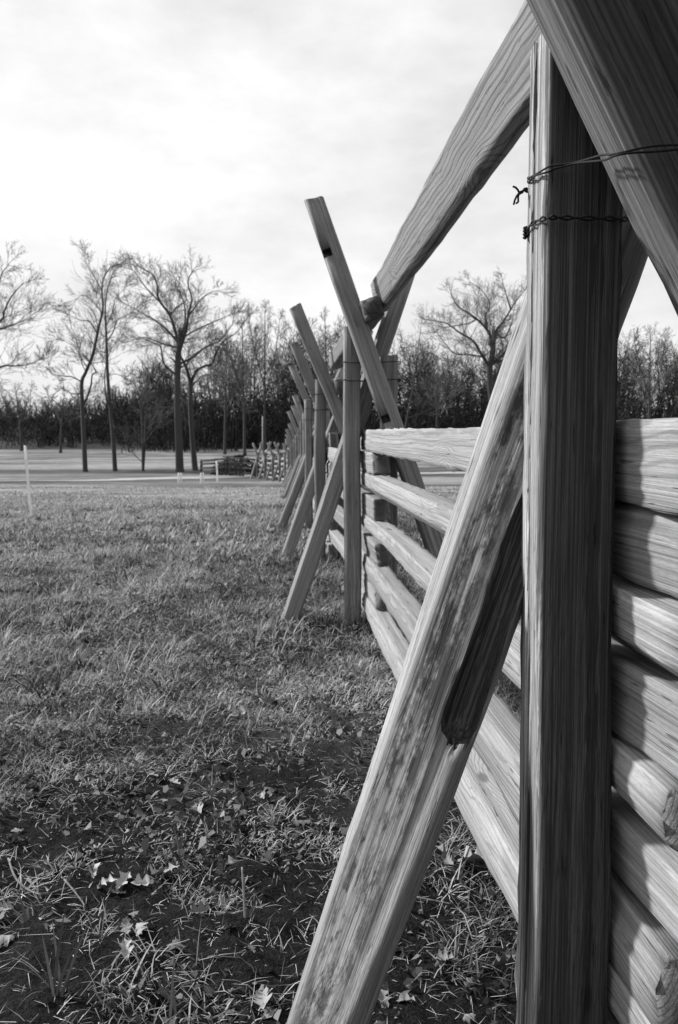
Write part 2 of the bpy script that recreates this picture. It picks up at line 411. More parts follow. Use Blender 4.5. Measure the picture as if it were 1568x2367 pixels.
def smooth_path(pts, n=8):
    P = [Vector(p) for p in pts]; outp = []
    for i in range(len(P) - 1):
        a, b_, c, d = P[max(i - 1, 0)], P[i], P[i + 1], P[min(i + 2, len(P) - 1)]
        for j in range(n):
            s = j / n
            outp.append(.5 * ((2 * b_) + (c - a) * s + (2 * a - 5 * b_ + 4 * c - d) * s * s + (3 * b_ - a - 3 * c + d) * s ** 3))
    outp.append(P[-1]); return outp

# ------------------------------------------------------------------ the rail fence
# joints: left post centre as (pixel x, depth), pixel y of the post top, stake base (pixel), stake top (pixel), from the photograph
J = []
def joint(px, d, ptop, s1=None, s2=None, sl=.40):
    p = at(px, 1005, d); J.append(dict(x=p.x, d=d, top=at(px, ptop, d).z, s1=s1, s2=s2, sl=sl))
joint(0, -2.2, 0); J[0]['x'] = .86; J[0]['top'] = 1.8                                    # behind the camera to the right
joint(0, 1.335, 95); J[1]['x'] = .391
joint(817, 5.08, 765, (672, 1420), (727, 462), .356)
joint(741, 7.80, 882, (661, 1287), (683, 710), .40)
joint(715, 10.7, 924, (650, 1209), (680, 795), .42)
joint(706, 14.0, 955, (664, 1140), (675, 846), .42)
joint(699, 17.4, 974, (661, 1128), (681, 914), .40)
joint(693.5, 20.6, 990, (663, 1118), (677, 938), .40)
joint(687, 23.8, 1005, (662, 1110), (667, 951), .42)
joint(681, 27.0, 1018, (660, 1108), (668, 979), .40)
joint(676, 30.2, 1026, (659, 1106), (663, 992), .40)
joint(672, 33.4, 1034, (658, 1105), (662, 1003), .40)
joint(667, 36.6, 1040, (656, 1104), (661, 1014), .40)
joint(658, 39.8, 1047, (645, 1105), (655, 1024), .40)
joint(646, 42.4, 1052)
joint(630, 44.6, 1052)
joint(612, 46.2, 1055)
joint(594, 47.2, 1056)
for j in J:
    j['P'] = Vector((j['x'], j['d'], Hf(j['x'], j['d'])))
for i, j in enumerate(J):
    a = J[max(i - 1, 0)]['P']; b_ = J[min(i + 1, len(J) - 1)]['P']
    t_ = (b_ - a); t_.z = 0; t_.normalize(); j['t'] = t_; j['n'] = Vector((t_.y, -t_.x, 0))
    j['C'] = j['P'] + j['n'] * .115
fence = empty('rail_fence', J[1]['P'], 'long split rail fence with crossed stakes, receding from the right foreground', 'fence')
STEP = .1325
srs = np.random.RandomState(21)
# rails, panel by panel, stacked alternately at the joints
for i in range(len(J) - 1):
    A, B = J[i], J[i + 1]
    layers = (0, 2, 4, 6, 8) if i % 2 == 1 else (1, 3, 5, 7)
    far = i > 5
    for k in layers:
        dirv = (B['C'] - A['C']).normalized()
        e0, e1 = .25 + srs.uniform(-.03, .05), .27 + srs.uniform(-.05, .06)
        if i == 2: e0 = .46 + srs.uniform(-.05, .05)
        za = A['P'].z + .121 + STEP * k; zb = B['P'].z + .121 + STEP * k
        p0 = Vector((A['C'].x, A['C'].y, za)) - dirv * e0; p1 = Vector((B['C'].x, B['C'].y, zb)) + dirv * e1
        w, h = srs.uniform(.090, .105), srs.uniform(.126, .140)
        sd = int(srs.randint(1e6)); rs = np.random.RandomState(sd)
        poly = rand_profile(rs, w, h)
        if i == 1 and k == 8: poly = [(-.050, -.066), (.045, -.064), (.05, .06), (-.046, .066)]
        if i == 1 and k in (6, 4): poly = [(-.052, -.066), (.05, -.064), (.048, .064), (.012, .066), (-.052, .010)]
        timber('rail', p0, p1, poly, M_RAIL, fence, sd, M=12 if far else 30, n=8 if far else 46, xref=(dirv.y, -dirv.x, 0),
               twist=srs.uniform(-.12, .12), bow=.0035 if i < 2 else .007, wob=.016 if i < 2 else .035, flute=.0010 if far else .0016, knots=8, ragged=.0 if far else .0030)
# posts, stakes, riders
SQ = lambda a, b_: [(-a, -b_), (a, -b_), (a, b_), (-a, b_)]
def chamf(a, b_, rs, c=.02):
    q = lambda: rs.uniform(.3, 1) * c
    return [(-a + q(), -b_), (a - q(), -b_), (a, -b_ + q()), (a, b_ - q()), (a - q(), b_), (-a + q(), b_), (-a, b_ - q()), (-a, -b_ + q())]
def xy(v, z): return Vector((v.x, v.y, z))
crotch = []
for i, j in enumerate(J):
    if i == 0: crotch.append(None); continue
    near = i <= 4; far = i > 6
    P, n_, t_ = j['P'], j['n'], j['t']; gz = P.z
    sd = 500 + i * 13; rs = np.random.RandomState(sd)
    res = dict(M=60, n=30) if i == 1 else dict(M=40, n=18) if i <= 3 else dict(M=18, n=10)
    # --- posts
    if i == 1:
        prof = [(-.057, -.056), (-.050, -.064), (.02, -.066), (.026, -.058), (.036, -.058), (.040, -.064), (.062, -.064), (.066, -.05),
                (.066, .07), (-.05, .078), (-.057, .07), (-.058, .026), (-.034, .020), (-.034, .014), (-.057, .008)]
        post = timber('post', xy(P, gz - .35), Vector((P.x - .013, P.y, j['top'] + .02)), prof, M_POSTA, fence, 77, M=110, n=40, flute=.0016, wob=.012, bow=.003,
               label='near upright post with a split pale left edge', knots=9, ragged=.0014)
    else:
        post = timber('post', xy(P, gz - .3), xy(P + n_ * rs.uniform(-.01, .01), j['top']), chamf(.052, .056, rs), M_POST, fence, sd, flute=.002, wob=.03, bow=.004,
               xref=n_, ends=(0, rs.uniform(-.4, .4)), **res)
    j['post'] = post
    Q = P + n_ * (.268 if i == 1 else .225)
    timber('post', xy(Q, gz - .3), xy(Q, min(j['top'], gz + 1.75) + rs.uniform(-.06, .05)), chamf(.052, .055, rs), M_POST, fence, sd + 1, flute=.002, wob=.03, bow=.004, xref=n_, **res)
    # --- stakes crossing above the rails: one before the post, one behind it
    hp = [(.052, -.062), (.066, -.02), (.058, .048), (-.03, .058), (-.064, .03), (-.055, -.022)]
    hp = [(.05, -.055), (.058, .03), (.02, .055), (-.05, .05), (-.06, .005), (-.045, -.04), (.0, -.052)]
    if i == 1:
        a0 = at(748, 2367, 1.455); a1 = at(1372, 575, 1.455); dv = (a1 - a0) / (a1.z - a0.z)
        p0 = a0 + dv * (-.22 - a0.z); p1 = a0 + dv * (2.34 - a0.z)
        prof = [(.055, -.082), (.080, -.045), (.075, .03), (.02, .06), (-.05, .056), (-.076, .046), (-.080, .034), (-.064, -.014), (.0, -.052)]
        stake1 = timber('stake', p0, p1, prof, M_MOULD, fence, 901, M=64, n=34, flute=.0012, wob=.02, bow=.004, twist=1.1, ragged=.0015, xref=(1, 0, 0), label='mould-stained leaning stake with a long dark hollow')
        b0 = at(1396, 0, 1.165); b1 = at(1724, 700, 1.165); dv2 = (b0 - b1) / (b0.z - b1.z)
        q0 = b1 + dv2 * (-.12 - b1.z); q1 = b1 + dv2 * (2.62 - b1.z)
        prof2 = [(-.078, -.045), (-.06, -.058), (-.01, -.062), (.0, -.052), (.02, -.060), (.05, -.066), (.056, -.055), (.088, -.05), (.09, .04), (.03, .058), (-.072, .056)]
        timber('stake', q0, q1, prof2, M_STAKEA, fence, 955, M=80, n=34, flute=.0016, wob=.015, bow=.003, ragged=.0015, xref=(1, 0, 0), label='dark grooved stake slanting across the top right corner')
        cz = 1.71; cx = .514
    else:
        d1, d2 = j['d'] + .115, j['d'] - .115
        if j['s1']:
            base = at(j['s1'][0], j['s1'][1], d1)
        else:
            base = P - n_ * .36
        base = Vector((base.x, base.y, 0)); base = base - t_ * ((base - P).dot(t_) - .115); base.z = Hf(base.x, base.y)
        lean = .335 if i == 2 else rs.uniform(.34, .42)
        L1 = 2.24 if i == 2 else rs.uniform(2.05, 2.35)
        d_ = (n_ * lean + Vector((0, 0, 1))); p0 = base - d_ * .18; p1 = base + d_ * L1
        timber('stake', p0, p1, hp if i < 5 else chamf(.055, .05, rs), M_STAKE, fence, sd + 2, flute=.0018, wob=.04, bow=.006, xref=n_, **res)
        if j['s2']:
            top = at(j['s2'][0], j['s2'][1], d2)
        else:
            top = P - n_ * .3 + Vector((0, 0, 2.1))
        off = (top - P).dot(t_) + .115; top = top - t_ * off
        d_ = (n_ * j['sl'] - Vector((0, 0, 1))); p1 = top; ln = (top.z - gz) + .15; p0 = top + d_ * ln
        prof = [(-.060, -.03), (-.05, -.048), (-.005, -.052), (.005, -.042), (.05, -.05), (.06, -.02), (.055, .045), (-.03, .052), (-.058, .04)]
        s2 = timber('stake', p0, p1, prof if i < 5 else chamf(.055, .05, rs), M_STAKE, fence, sd + 3, flute=.0018, wob=.03, bow=.006, xref=n_, **res)
        j['s2obj'] = s2; j['s2dir'] = (top, d_)
        # where the two cross, in the plane of the joint
        u0 = (top - P).dot(n_); b0 = (base - P).dot(n_)
        # u0 + sl*(top.z - z) = b0 + lean*(z - gz)
        cz = (u0 + j['sl'] * top.z - b0 + lean * base.z) / (j['sl'] + lean); cx = u0 + j['sl'] * (top.z - cz)
    crotch.append((P, n_, t_, cx if i != 1 else None, cz))
# riders lying in the crotches
def rider(p0, p1, seed, w=.17, th=.066, roll=20, n=24, M=30, mat=M_RIDER, label=None):
    d = (p1 - p0).normalized(); xr = Vector((d.y, -d.x, 0)).normalized()
    zr = xr.cross(d); a = math.radians(roll)
    ax = xr * math.cos(a) + zr * math.sin(a) if zr.z > 0 else xr * math.cos(a) - zr * math.sin(a)
    h = w / 2; q = th / 2
    prof = [(-q, -h * .96), (q * .8, -h), (q, -h * .3), (q * .9, h * .9), (-q * .4, h), (-q, h * .7)]
    return timber('rider_rail', p0, p1, prof, mat, fence, seed, M=M, n=n, xref=ax, flute=.0010, wob=.022, bow=.007, twist=.12, ragged=.0015, label=label)
def seat(i, dz=.36, du=0.0):
    P, n_, t_, cx, cz = crotch[i]
    return Vector((P.x, P.y, 0)) + n_ * (cx + du) + Vector((0, 0, cz + dz))
f1 = at(880, 690, 5.12); m1 = at(1247, 136, 1.9); dr = (f1 - m1).normalized()
rider(m1 - dr * 1.15, f1, 41, w=.185, th=.07, roll=20, n=40, M=44, label='wavy grained top rail running down from the upper right')
r2a = at(866, 712, 4.80); r2b = at(775, 838, 8.05)
rider(r2a, r2b, 43, w=.135, th=.115, roll=12)
for i in range(3, len(J) - 1):
    a_ = seat(i, .30); b_ = seat(i + 1, .36); d = (b_ - a_).normalized()
    rider(a_ - d * .25, b_ + d * .18, 60 + i, w=.14, th=.09, roll=14, n=8, M=12)

# long hollow worn into the near stake, mortise notches in the second one
def cut(o, cutter_me, cmat, Mx):
    c = bpy.data.objects.new('cutter', cutter_me); col.objects.link(c); c.matrix_world = Mx
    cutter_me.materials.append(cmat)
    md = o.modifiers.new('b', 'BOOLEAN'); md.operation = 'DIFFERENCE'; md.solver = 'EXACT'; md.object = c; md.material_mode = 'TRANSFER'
    bpy.context.view_layer.update()
    dg = bpy.context.evaluated_depsgraph_get()
    me = bpy.data.meshes.new_from_object(o.evaluated_get(dg))
    o.modifiers.clear(); old = o.data; o.data = me; bpy.data.meshes.remove(old)
    bpy.data.objects.remove(c)
def capsule(p0, p1, r, sq, rs, ns=14, n=26):
    """elongated round ended cutter with slightly wandering walls"""
    p0 = Vector(p0); p1 = Vector(p1); d = (p1 - p0); L_ = d.length; z = d.normalized()
    V = []; F = []; T = []
    ts = np.linspace(0, 1, n)
    for i, t in enumerate(ts):
        s = min(t, 1 - t) * L_; rr = r * math.sqrt(max(0.02, 1 - max(0, 1 - s / (r * 1.5)) ** 2)) * (1 + .05 * math.sin(t * 11))
        for k in range(ns):
            a = 2 * math.pi * k / ns; rq = rr * (1 + .05 * math.sin(3 * a + t * 9) + rs.normal(0, .02)); V.append((math.cos(a) * rq, math.sin(a) * rq * sq, t * L_ + rs.normal(0, .004)))
    for i in range(n - 1):
        for k in range(ns):
            k2 = (k + 1) % ns; F += [i * ns + k, i * ns + k2, (i + 1) * ns + k2, (i + 1) * ns + k]; T.append(4)
    F += list(range(ns))[::-1]; T.append(ns); F += [(n - 1) * ns + k for k in range(ns)]; T.append(ns)
    return mesh_np('cutter', V, F, T), z
h0 = at(1046, 1728, 1.380); h1 = at(1252, 1100, 1.380)
cm, z = capsule(h0, h1, .033, .95, srs, 20)
x = Vector((1, 0, 0)); x = (x - z * x.dot(z)).normalized(); y = z.cross(x)
Mx = Matrix((x, y, z)).transposed().to_4x4(); Mx.translation = h0
bpy.context.view_layer.update()
cut(stake1, cm, M_DARKW, Mx)
def boxmesh(sx, sy, sz):
    v = [(a * sx, b_ * sy, c * sz) for a in (-1, 1) for b_ in (-1, 1) for c in (-1, 1)]
    f = [(0, 1, 3, 2), (4, 6, 7, 5), (0, 4, 5, 1), (2, 3, 7, 6), (0, 2, 6, 4), (1, 5, 7, 3)]
    return mesh_np('cutter', np.array(v), np.array(f).ravel(), [4] * 6)
for px_, py_ in ((757, 585), (893, 968)):
    s2 = J[2]['s2obj']; c0 = at(px_, py_, 4.915)
    Mx = s2.matrix_world.copy(); Mx.translation = c0
    cut(s2, boxmesh(.026, .05, .024), M_DARKW, Mx)
c0 = at(706 + 8, 955 + 66, 10.63)
# wire ties round each joint
def on_post(o, post):
    o.parent = post; o.matrix_parent_inverse = (Matrix.Translation(fence.location) @ post.matrix_local).inverted()
def ring(j, z, rad, i):
    P, n_, t_ = j['P'], j['n'], j['t']; q = rad
    a, b_ = -.062, .29; c, d = -.075, .072
    if i == 1: b_ = .32; d = .09; c = -.073; a = -.066
    pts = [P + n_ * u + t_ * v_ for u, v_ in ((a, c), (a + .02, c - .006), (.1, c - .012), (b_ - .02, c - .004), (b_, c + .01), (b_ + .003, 0), (b_, d), (.1, d + .01), (a, d), (a - .004, 0), (a, c))]
    pts = [Vector((p.x, p.y, z + .006 * math.sin(k * 1.9 + i))) for k, p in enumerate(pts)]
    return smooth_path(pts, 4), rad
for i in range(2, 9):
    j = J[i]; zt = j['top']
    paths = [ring(j, zt - dz, .0026, i) for dz in ((.20, .31) if i == 2 else (.12, .27))]
    v, F, T = tubes([p for p, r in paths], [r for p, r in paths], 4)
    on_post(ob('wire_tie', mesh_np('wire_tie', v, F, T, True), M_WIRE), j['post'])
def wires(label, strands, sides=7):
    v, F, T = tubes([s for s, r in strands], [r for s, r in strands], sides)
    o = ob('wire_tie', mesh_np('wire_tie', v, F, T, True), M_WIRE); on_post(o, J[1]['post']); o['label'] = label
def offs(path, dx, dz, ph, amp=.0011, f=.35):
    return [p + Vector((dx + amp * math.cos(k * f + ph), amp * math.cos(k * f + ph + 1), dz + amp * math.sin(k * f + ph))) for k, p in enumerate(path)]
up = smooth_path([at(1226, 404, 1.44), at(1221, 417, 1.395), at(1232, 408, 1.31), at(1258, 396, 1.262), at(1290, 384, 1.245), at(1345, 374, 1.215), at(1395, 364, 1.14),
                  at(1420, 358, 1.092), at(1480, 348, 1.078), at(1568, 339, 1.072), at(1700, 330, 1.09)], 7)
tw0 = at(1221, 439, 1.40)
tail = [smooth_path([at(1224, 441, 1.41), at(1214, 440, 1.40), at(1202, 447, 1.395), at(1188, 430, 1.39)], 5),
        smooth_path([at(1224, 440, 1.41), at(1213, 443, 1.398), at(1203, 446, 1.395), at(1186, 471, 1.39)], 5),
        smooth_path([at(1224, 439, 1.41), at(1212, 439, 1.404), at(1202, 449, 1.395), at(1194, 473, 1.39)], 5)]
wires('double black wire pulled up across the post', [(offs(up, 0, .0022, 0), .0016), (offs(up, 0, -.0022, 2.6), .0016)] + [(offs(p, 0, 0, k * 2.1, .0018, 1.1), .0018) for k, p in enumerate(tail)])
lo = smooth_path([at(1222, 552, 1.42), at(1219, 545, 1.40), at(1226, 520, 1.345), at(1248, 508, 1.27), at(1272, 503, 1.246), at(1300, 503, 1.248), at(1345, 504, 1.25), at(1400, 505, 1.25),
                  at(1438, 506, 1.26), at(1465, 507, 1.34), at(1500, 507, 1.40)], 7)
knot = [at(1216 + 5 * math.cos(k * 1.3), 524 + k * 1.5, 1.395 + .006 * math.sin(k * 1.3)) for k in range(19)]
tl = [smooth_path([at(1219, 545, 1.40), at(1226, 560, 1.385), at(1233, 571, 1.375), at(1238, 557, 1.37)], 5)]
wires('twisted black wire loop with a knot', [(offs(lo, 0, .0014, 0, .0014, .9), .0017), (offs(lo, 0, -.0014, 3.1, .0014, .9), .0017), (knot, .0022)] + [(p, .0018) for p in tl])

# ------------------------------------------------------------------ bare trees
def grow(out, p, d, length, rad, level, maxl, rs, gnarl=.22, upw=.05, spread=(.5, 1.0), kids=5, rmin=.009):
    n = max(2, int(round(length / max(.28, length / 5)))); st = length / n
    pts = [p]; r = rad
    for i in range(n):
        d = d + np.array([rs.normal(0, gnarl), rs.normal(0, gnarl), rs.normal(0, gnarl * .8) + upw]); d /= np.linalg.norm(d)
        q = p + d * st; r1 = max(rmin, rad * (1 - .75 * (i + 1) / n))
        out.append((p[0], p[1], p[2], q[0], q[1], q[2], r, r1, level)); p = q; r = r1
        pts.append(p)
        if level < maxl:
            k = kids / n * (1.2 if i > 0 else .6)
            for _ in range(int(k) + (rs.rand() < k % 1)):
                a = rs.uniform(*spread); ax = rs.normal(size=3); ax -= d * ax.dot(d); ax /= np.linalg.norm(ax) + 1e-9
                nd = d * math.cos(a) + ax * math.sin(a)
                grow(out, q, nd, length * rs.uniform(.38, .68), max(rmin, r1 * .62), level + 1, maxl, rs, gnarl, upw, spread, kids, rmin)
def seg_mesh(name, segs, sides=3, tone=None):
    s = np.array(segs, float); A = s[:, 0:3]; B = s[:, 3:6]; d = B - A; ln = np.linalg.norm(d, axis=1)[:, None] + 1e-9; d = d / ln
    ref = np.where(np.abs(d[:, 2:3]) < .9, np.array([[0, 0, 1.]]), np.array([[1., 0, 0]]))
    u = np.cross(d, ref); u /= np.linalg.norm(u, axis=1)[:, None]; w = np.cross(d, u)
    n = len(s); V = np.zeros((n, 2, sides, 3))
    for j in range(sides):
        a = 2 * math.pi * j / sides; o = u * math.cos(a) + w * math.sin(a)
        V[:, 0, j] = A + o * s[:, 6:7]; V[:, 1, j] = B + o * s[:, 7:8]
    idx = np.arange(n * 2 * sides).reshape(n, 2, sides)
    f = np.stack([np.stack([idx[:, 0, j], idx[:, 0, (j + 1) % sides], idx[:, 1, (j + 1) % sides], idx[:, 1, j]], -1) for j in range(sides)], 1).reshape(-1, 4)
    me = mesh_np(name, V.reshape(-1, 3), f.ravel(), np.full(len(f), 4), True)
    tn = np.clip(.25 + .22 * s[:, 8], 0, 1) if tone is None else tone
    attr(me, 'tone', np.repeat(tn, 2 * sides)); return me
def tree(name, label, paths, d, seed, kids=6.3, maxl=3, child=.45, group=None, dens=1.15, twig=.0075, crown_from=.3, gnarl=.13):
    """paths: pixel polylines (first one the trunk) with start and end radius in metres"""
    rs = np.random.RandomState(seed); root = None; thick = []; twigs = []; allp = []
    for pi, (pl, r0, r1) in enumerate(paths):
        off = 0.0; drift = 0 if pi == 0 else rs.uniform(-.55, .55)
        pts = []; 
        for k, (x_, y_) in enumerate(pl):
            if pi > 0 and k > 0: off += drift * math.hypot(x_ - pl[k - 1][0], y_ - pl[k - 1][1]) / FPX * d
            pts.append(at(x_, y_, d + off))
        if pi == 0:
            b = pts[0]; b.z = Hf(b.x, b.y) - .25; root = Vector((b.x, b.y, b.z + .25))
        if pi > 0: pts[0] = min(allp, key=lambda q: (q - pts[0]).length).copy()
        P = smooth_path(pts, 4); n = len(P); allp += P
        for i in range(n - 1):
            f0, f1 = i / (n - 1), (i + 1) / (n - 1)
            ra = r0 + (r1 - r0) * f0 ** .8; rb = r0 + (r1 - r0) * f1 ** .8
            if pi == 0 and i == 0: ra *= 1.35
            thick.append((*P[i], *P[i + 1], ra, rb, 0))
            sl = (P[i + 1] - P[i]).length
            if pi == 0 and f0 < crown_from: continue
            rem = (1 - f0) * sum((P[q + 1] - P[q]).length for q in range(n - 1))
            k = dens * sl / .40
            for _ in range(int(k) + (rs.rand() < k % 1)):
                dd = np.array((P[i + 1] - P[i]).normalized()); a = rs.uniform(.5, 1.15); ax = rs.normal(size=3); ax -= dd * ax.dot(dd); ax /= np.linalg.norm(ax)
                nd = dd * math.cos(a) + ax * math.sin(a)
                grow(twigs, np.array(P[i + 1]), nd, min(3.6, max(.8, child * rem)) * rs.uniform(.5, 1.1), max(twig, rb * .34), 1, maxl, rs, gnarl, .07, (.3, .85), kids, twig)
        dd = np.array((P[-1] - P[-2]).normalized())
        for _ in range(3): grow(twigs, np.array(P[-1]), dd + rs.normal(0, .3, 3), 1.1, r1, 1, maxl, rs, gnarl, .07, (.3, .85), kids, twig)
    e = empty(name, root, label, 'tree', group)
    for nm, sg, sd in (('trunk', thick, 7), ('crown', twigs, 3)):
        sg = np.array(sg); sg[:, 0:3] -= np.array(root); sg[:, 3:6] -= np.array(root)
        ob(nm, seg_mesh(nm, sg, sd), M_TWIGW, e)
    return e
Z8 = lambda *p: [(x_ * .48, y_ * .48 + 533.2) for x_, y_ in p]
Z0 = lambda *p: [(x_ / 1.96 / 1.5944, (900 + y_ / 1.96) / 1.5944) for x_, y_ in p]
Z3 = lambda *p: [((1400 + x_ / 2.613) / 1.5944, (1000 + y_ / 2.613) / 1.5944) for x_, y_ in p]
tree('bare_tree', 'bare tree at the left edge with branches reaching into the sky', [
    ([(-95, 1094), (-92, 1000), (-88, 900), (-80, 800), (-66, 700), (-55, 610), (-52, 560)], .30, .06),
    ([(-80, 800)] + Z0((0, 560), (30, 490), (70, 400), (140, 310), (180, 275)), .11, .02),
    ([(-70, 760)] + Z0((0, 612), (60, 592), (150, 560), (220, 520)), .09, .02),
    ([(-88, 900)] + Z0((0, 890), (90, 880), (200, 870), (290, 835)), .10, .02),
    ([(-58, 640)] + Z0((-30, 330), (10, 220), (60, 150)), .08, .02),
    ([(-85, 850), (-40, 860), (10, 900)] , .08, .02)], 60, 1, dens=.75)
tree('bare_tree', 'slim bare tree leaning right, left one of the tall pair', [
    (Z8((412, 1165), (405, 1000), (398, 850), (395, 730), (415, 680), (450, 590), (475, 470), (497, 380), (492, 290), (500, 230), (530, 180)), .21, .035),
    (Z8((402, 860), (425, 790), (440, 740), (445, 695), (462, 678), (440, 640)), .10, .03),
    (Z8((395, 725), (350, 705), (300, 700), (250, 690), (235, 650)), .06, .015),
    (Z8((393, 790), (345, 785), (300, 760), (270, 780)), .05, .015),
    (Z8((468, 500), (435, 440), (385, 430), (330, 405)), .06, .015),
    (Z8((490, 400), (450, 340), (400, 310), (370, 330)), .05, .015),
    (Z8((492, 290), (460, 230), (430, 180), (415, 150)), .05, .015),
    (Z8((420, 670), (390, 610), (360, 560), (310, 530)), .05, .015)], 62, 2, dens=.8, crown_from=.35)
tree('bare_tree', 'slim upright bare tree, right one of the tall pair', [
    (Z8((556, 1160), (546, 1000), (532, 850), (520, 700), (515, 560), (512, 480), (508, 400), (512, 320), (530, 240)), .20, .03),
    (Z8((532, 860), (512, 800), (505, 710), (512, 640)), .08, .03),
    (Z8((518, 530), (545, 490), (568, 430), (625, 400), (660, 370)), .06, .015),
    (Z8((516, 600), (480, 580), (470, 590)), .05, .015),
    (Z8((512, 460), (540, 400), (555, 330), (590, 290)), .05, .015),
    (Z8((522, 700), (560, 690), (600, 710)), .04, .015)], 63, 3, dens=.8, crown_from=.35)
tree('bare_tree', 'small double stemmed bare tree left of the big spreading tree', [
    (Z8((690, 1155), (688, 1020), (684, 900), (672, 800), (650, 740)), .13, .03),
    (Z8((702, 1157), (699, 1020), (703, 900), (715, 820), (712, 770)), .12, .03)], 63, 4, dens=.9, crown_from=.4)
tree('bare_tree', 'big bare tree with a wide spreading crown against the sky', [
    (Z8((868, 1155), (862, 1000), (856, 850), (856, 700), (860, 600), (868, 545)), .34, .20),
    (Z8((866, 555), (848, 495), (820, 410), (765, 330), (758, 260), (735, 210), (700, 190)), .15, .03),
    (Z8((868, 550), (888, 480), (893, 410), (885, 340), (850, 270)), .14, .03),
    (Z8((878, 600), (898, 480), (908, 400), (925, 330), (905, 250), (925, 200)), .13, .03),
    (Z8((862, 545), (805, 478), (745, 430), (690, 400), (620, 360)), .11, .02),
    (Z8((858, 560), (790, 545), (700, 515), (630, 530)), .09, .02),
    (Z8((874, 650), (930, 610), (990, 560), (1060, 530), (1120, 450)), .11, .02),
    (Z8((905, 420), (960, 340), (1010, 300), (1050, 290)), .07, .02),
    (Z8((888, 500), (960, 470), (1030, 440), (1100, 410)), .07, .02),
    (Z8((820, 410), (850, 370), (900, 330), (870, 260)), .07, .02),
    (Z8((765, 330), (700, 270), (660, 210), (640, 190)), .06, .02),
    (Z8((858, 690), (790, 640), (775, 560), (750, 545), (690, 520)), .09, .02)], 62, 5, dens=1.0, crown_from=.6)
tree('bare_tree', 'bare tree with a crooked limb, just right of the big spreading tree', [
    (Z8((942, 1152), (928, 1000), (918, 850), (918, 740), (905, 680), (880, 620)), .27, .10),
    (Z8((920, 735), (945, 680), (985, 652), (1022, 640), (1045, 580), (1080, 530), (1140, 490), (1170, 450)), .13, .02),
    (Z8((920, 800), (870, 830), (800, 850)), .06, .02),
    (Z8((918, 730), (900, 660), (930, 600), (1000, 560)), .09, .02),
    (Z8((925, 760), (970, 700), (1020, 700)), .06, .02)], 64, 6, dens=.8, crown_from=.5)
tree('bare_tree', 'large spreading bare tree in the gap between the fence posts', [
    (Z3((1120, 1560), (1090, 1330), (1062, 1100), (1060, 920), (1090, 760), (1092, 690)), .40, .24),
    (Z3((1092, 700), (1050, 585), (960, 480), (850, 400), (745, 330), (700, 240)), .19, .03),
    (Z3((1095, 690), (1130, 560), (1180, 500), (1262, 370), (1310, 290), (1400, 180)), .18, .03),
    (Z3((1060, 930), (975, 790), (900, 670), (770, 590), (640, 500), (490, 470)), .18, .03),
    (Z3((1060, 940), (1200, 790), (1290, 640), (1400, 520), (1500, 420)), .16, .03),
    (Z3((970, 790), (840, 800), (720, 790), (620, 680), (560, 600)), .10, .02),
    (Z3((1065, 880), (1180, 860), (1290, 800), (1420, 700), (1520, 640)), .13, .02),
    (Z3((1020, 560), (1020, 430), (1060, 330), (1000, 200), (880, 110)), .10, .02),
    (Z3((1120, 600), (1200, 640), (1270, 500), (1290, 380)), .12, .02),
    (Z3((1262, 370), (1220, 230), (1190, 120)), .09, .02),
    (Z3((900, 460), (860, 500), (690, 530), (560, 560)), .08, .02)], 78, 7, dens=1.25, child=.55, crown_from=.6, gnarl=.20)
tree('bare_tree', 'thin bare sapling beside the rear post of the second joint', [
    ([(925, 1050), (938, 985), (950, 920), (962, 850), (968, 800), (975, 745)], .12, .02),
    ([(940, 975), (975, 955), (1010, 935), (1040, 900)], .05, .02),
    ([(960, 860), (945, 820), (930, 790)], .04, .02)], 80, 8, dens=.55, kids=4)
rs0 = np.random.RandomState(17)
for lab, bx_, by_, tp, dd, sd in (
        ('forked bare tree at the wood edge behind the pale marker post', 566, 1052, 745, 104, 31),
        ('tall thin bare tree rising above the wood near the receding stakes', 612, 1052, 705, 106, 32),
        ('bare tree with a rounded top behind the stake tops', 760, 1050, 725, 100, 33),
        ('bare tree standing in the low wood at far left', 50, 1040, 890, 118, 34),
        ('dark crooked bare tree in front of the low wood', 140, 1040, 900, 112, 35),
        ('bare tree at the wood edge behind the dark board fence', 520, 1052, 800, 108, 36),
        ('bare tree above the top rail right of the near post', 1500, 1045, 760, 96, 37),
        ('short bare tree behind the rear post wires', 1010, 1045, 830, 98, 38)):
    lean = rs0.uniform(-14, 14); m = by_ - tp
    tree('bare_tree', lab, [([(bx_, by_), (bx_ + lean * .2, by_ - m * .3), (bx_ + lean * .6, by_ - m * .6), (bx_ + lean, tp + 20)], .24, .04),
        ([(bx_ + lean * .3, by_ - m * .4), (bx_ + lean + 22, by_ - m * .65), (bx_ + lean + 34, by_ - m * .9)], .10, .03),
        ([(bx_ + lean * .4, by_ - m * .45), (bx_ + lean - 24, by_ - m * .7), (bx_ + lean - 36, by_ - m * .88)], .10, .03)], dd, sd, dens=.75, twig=.014, kids=4.5)

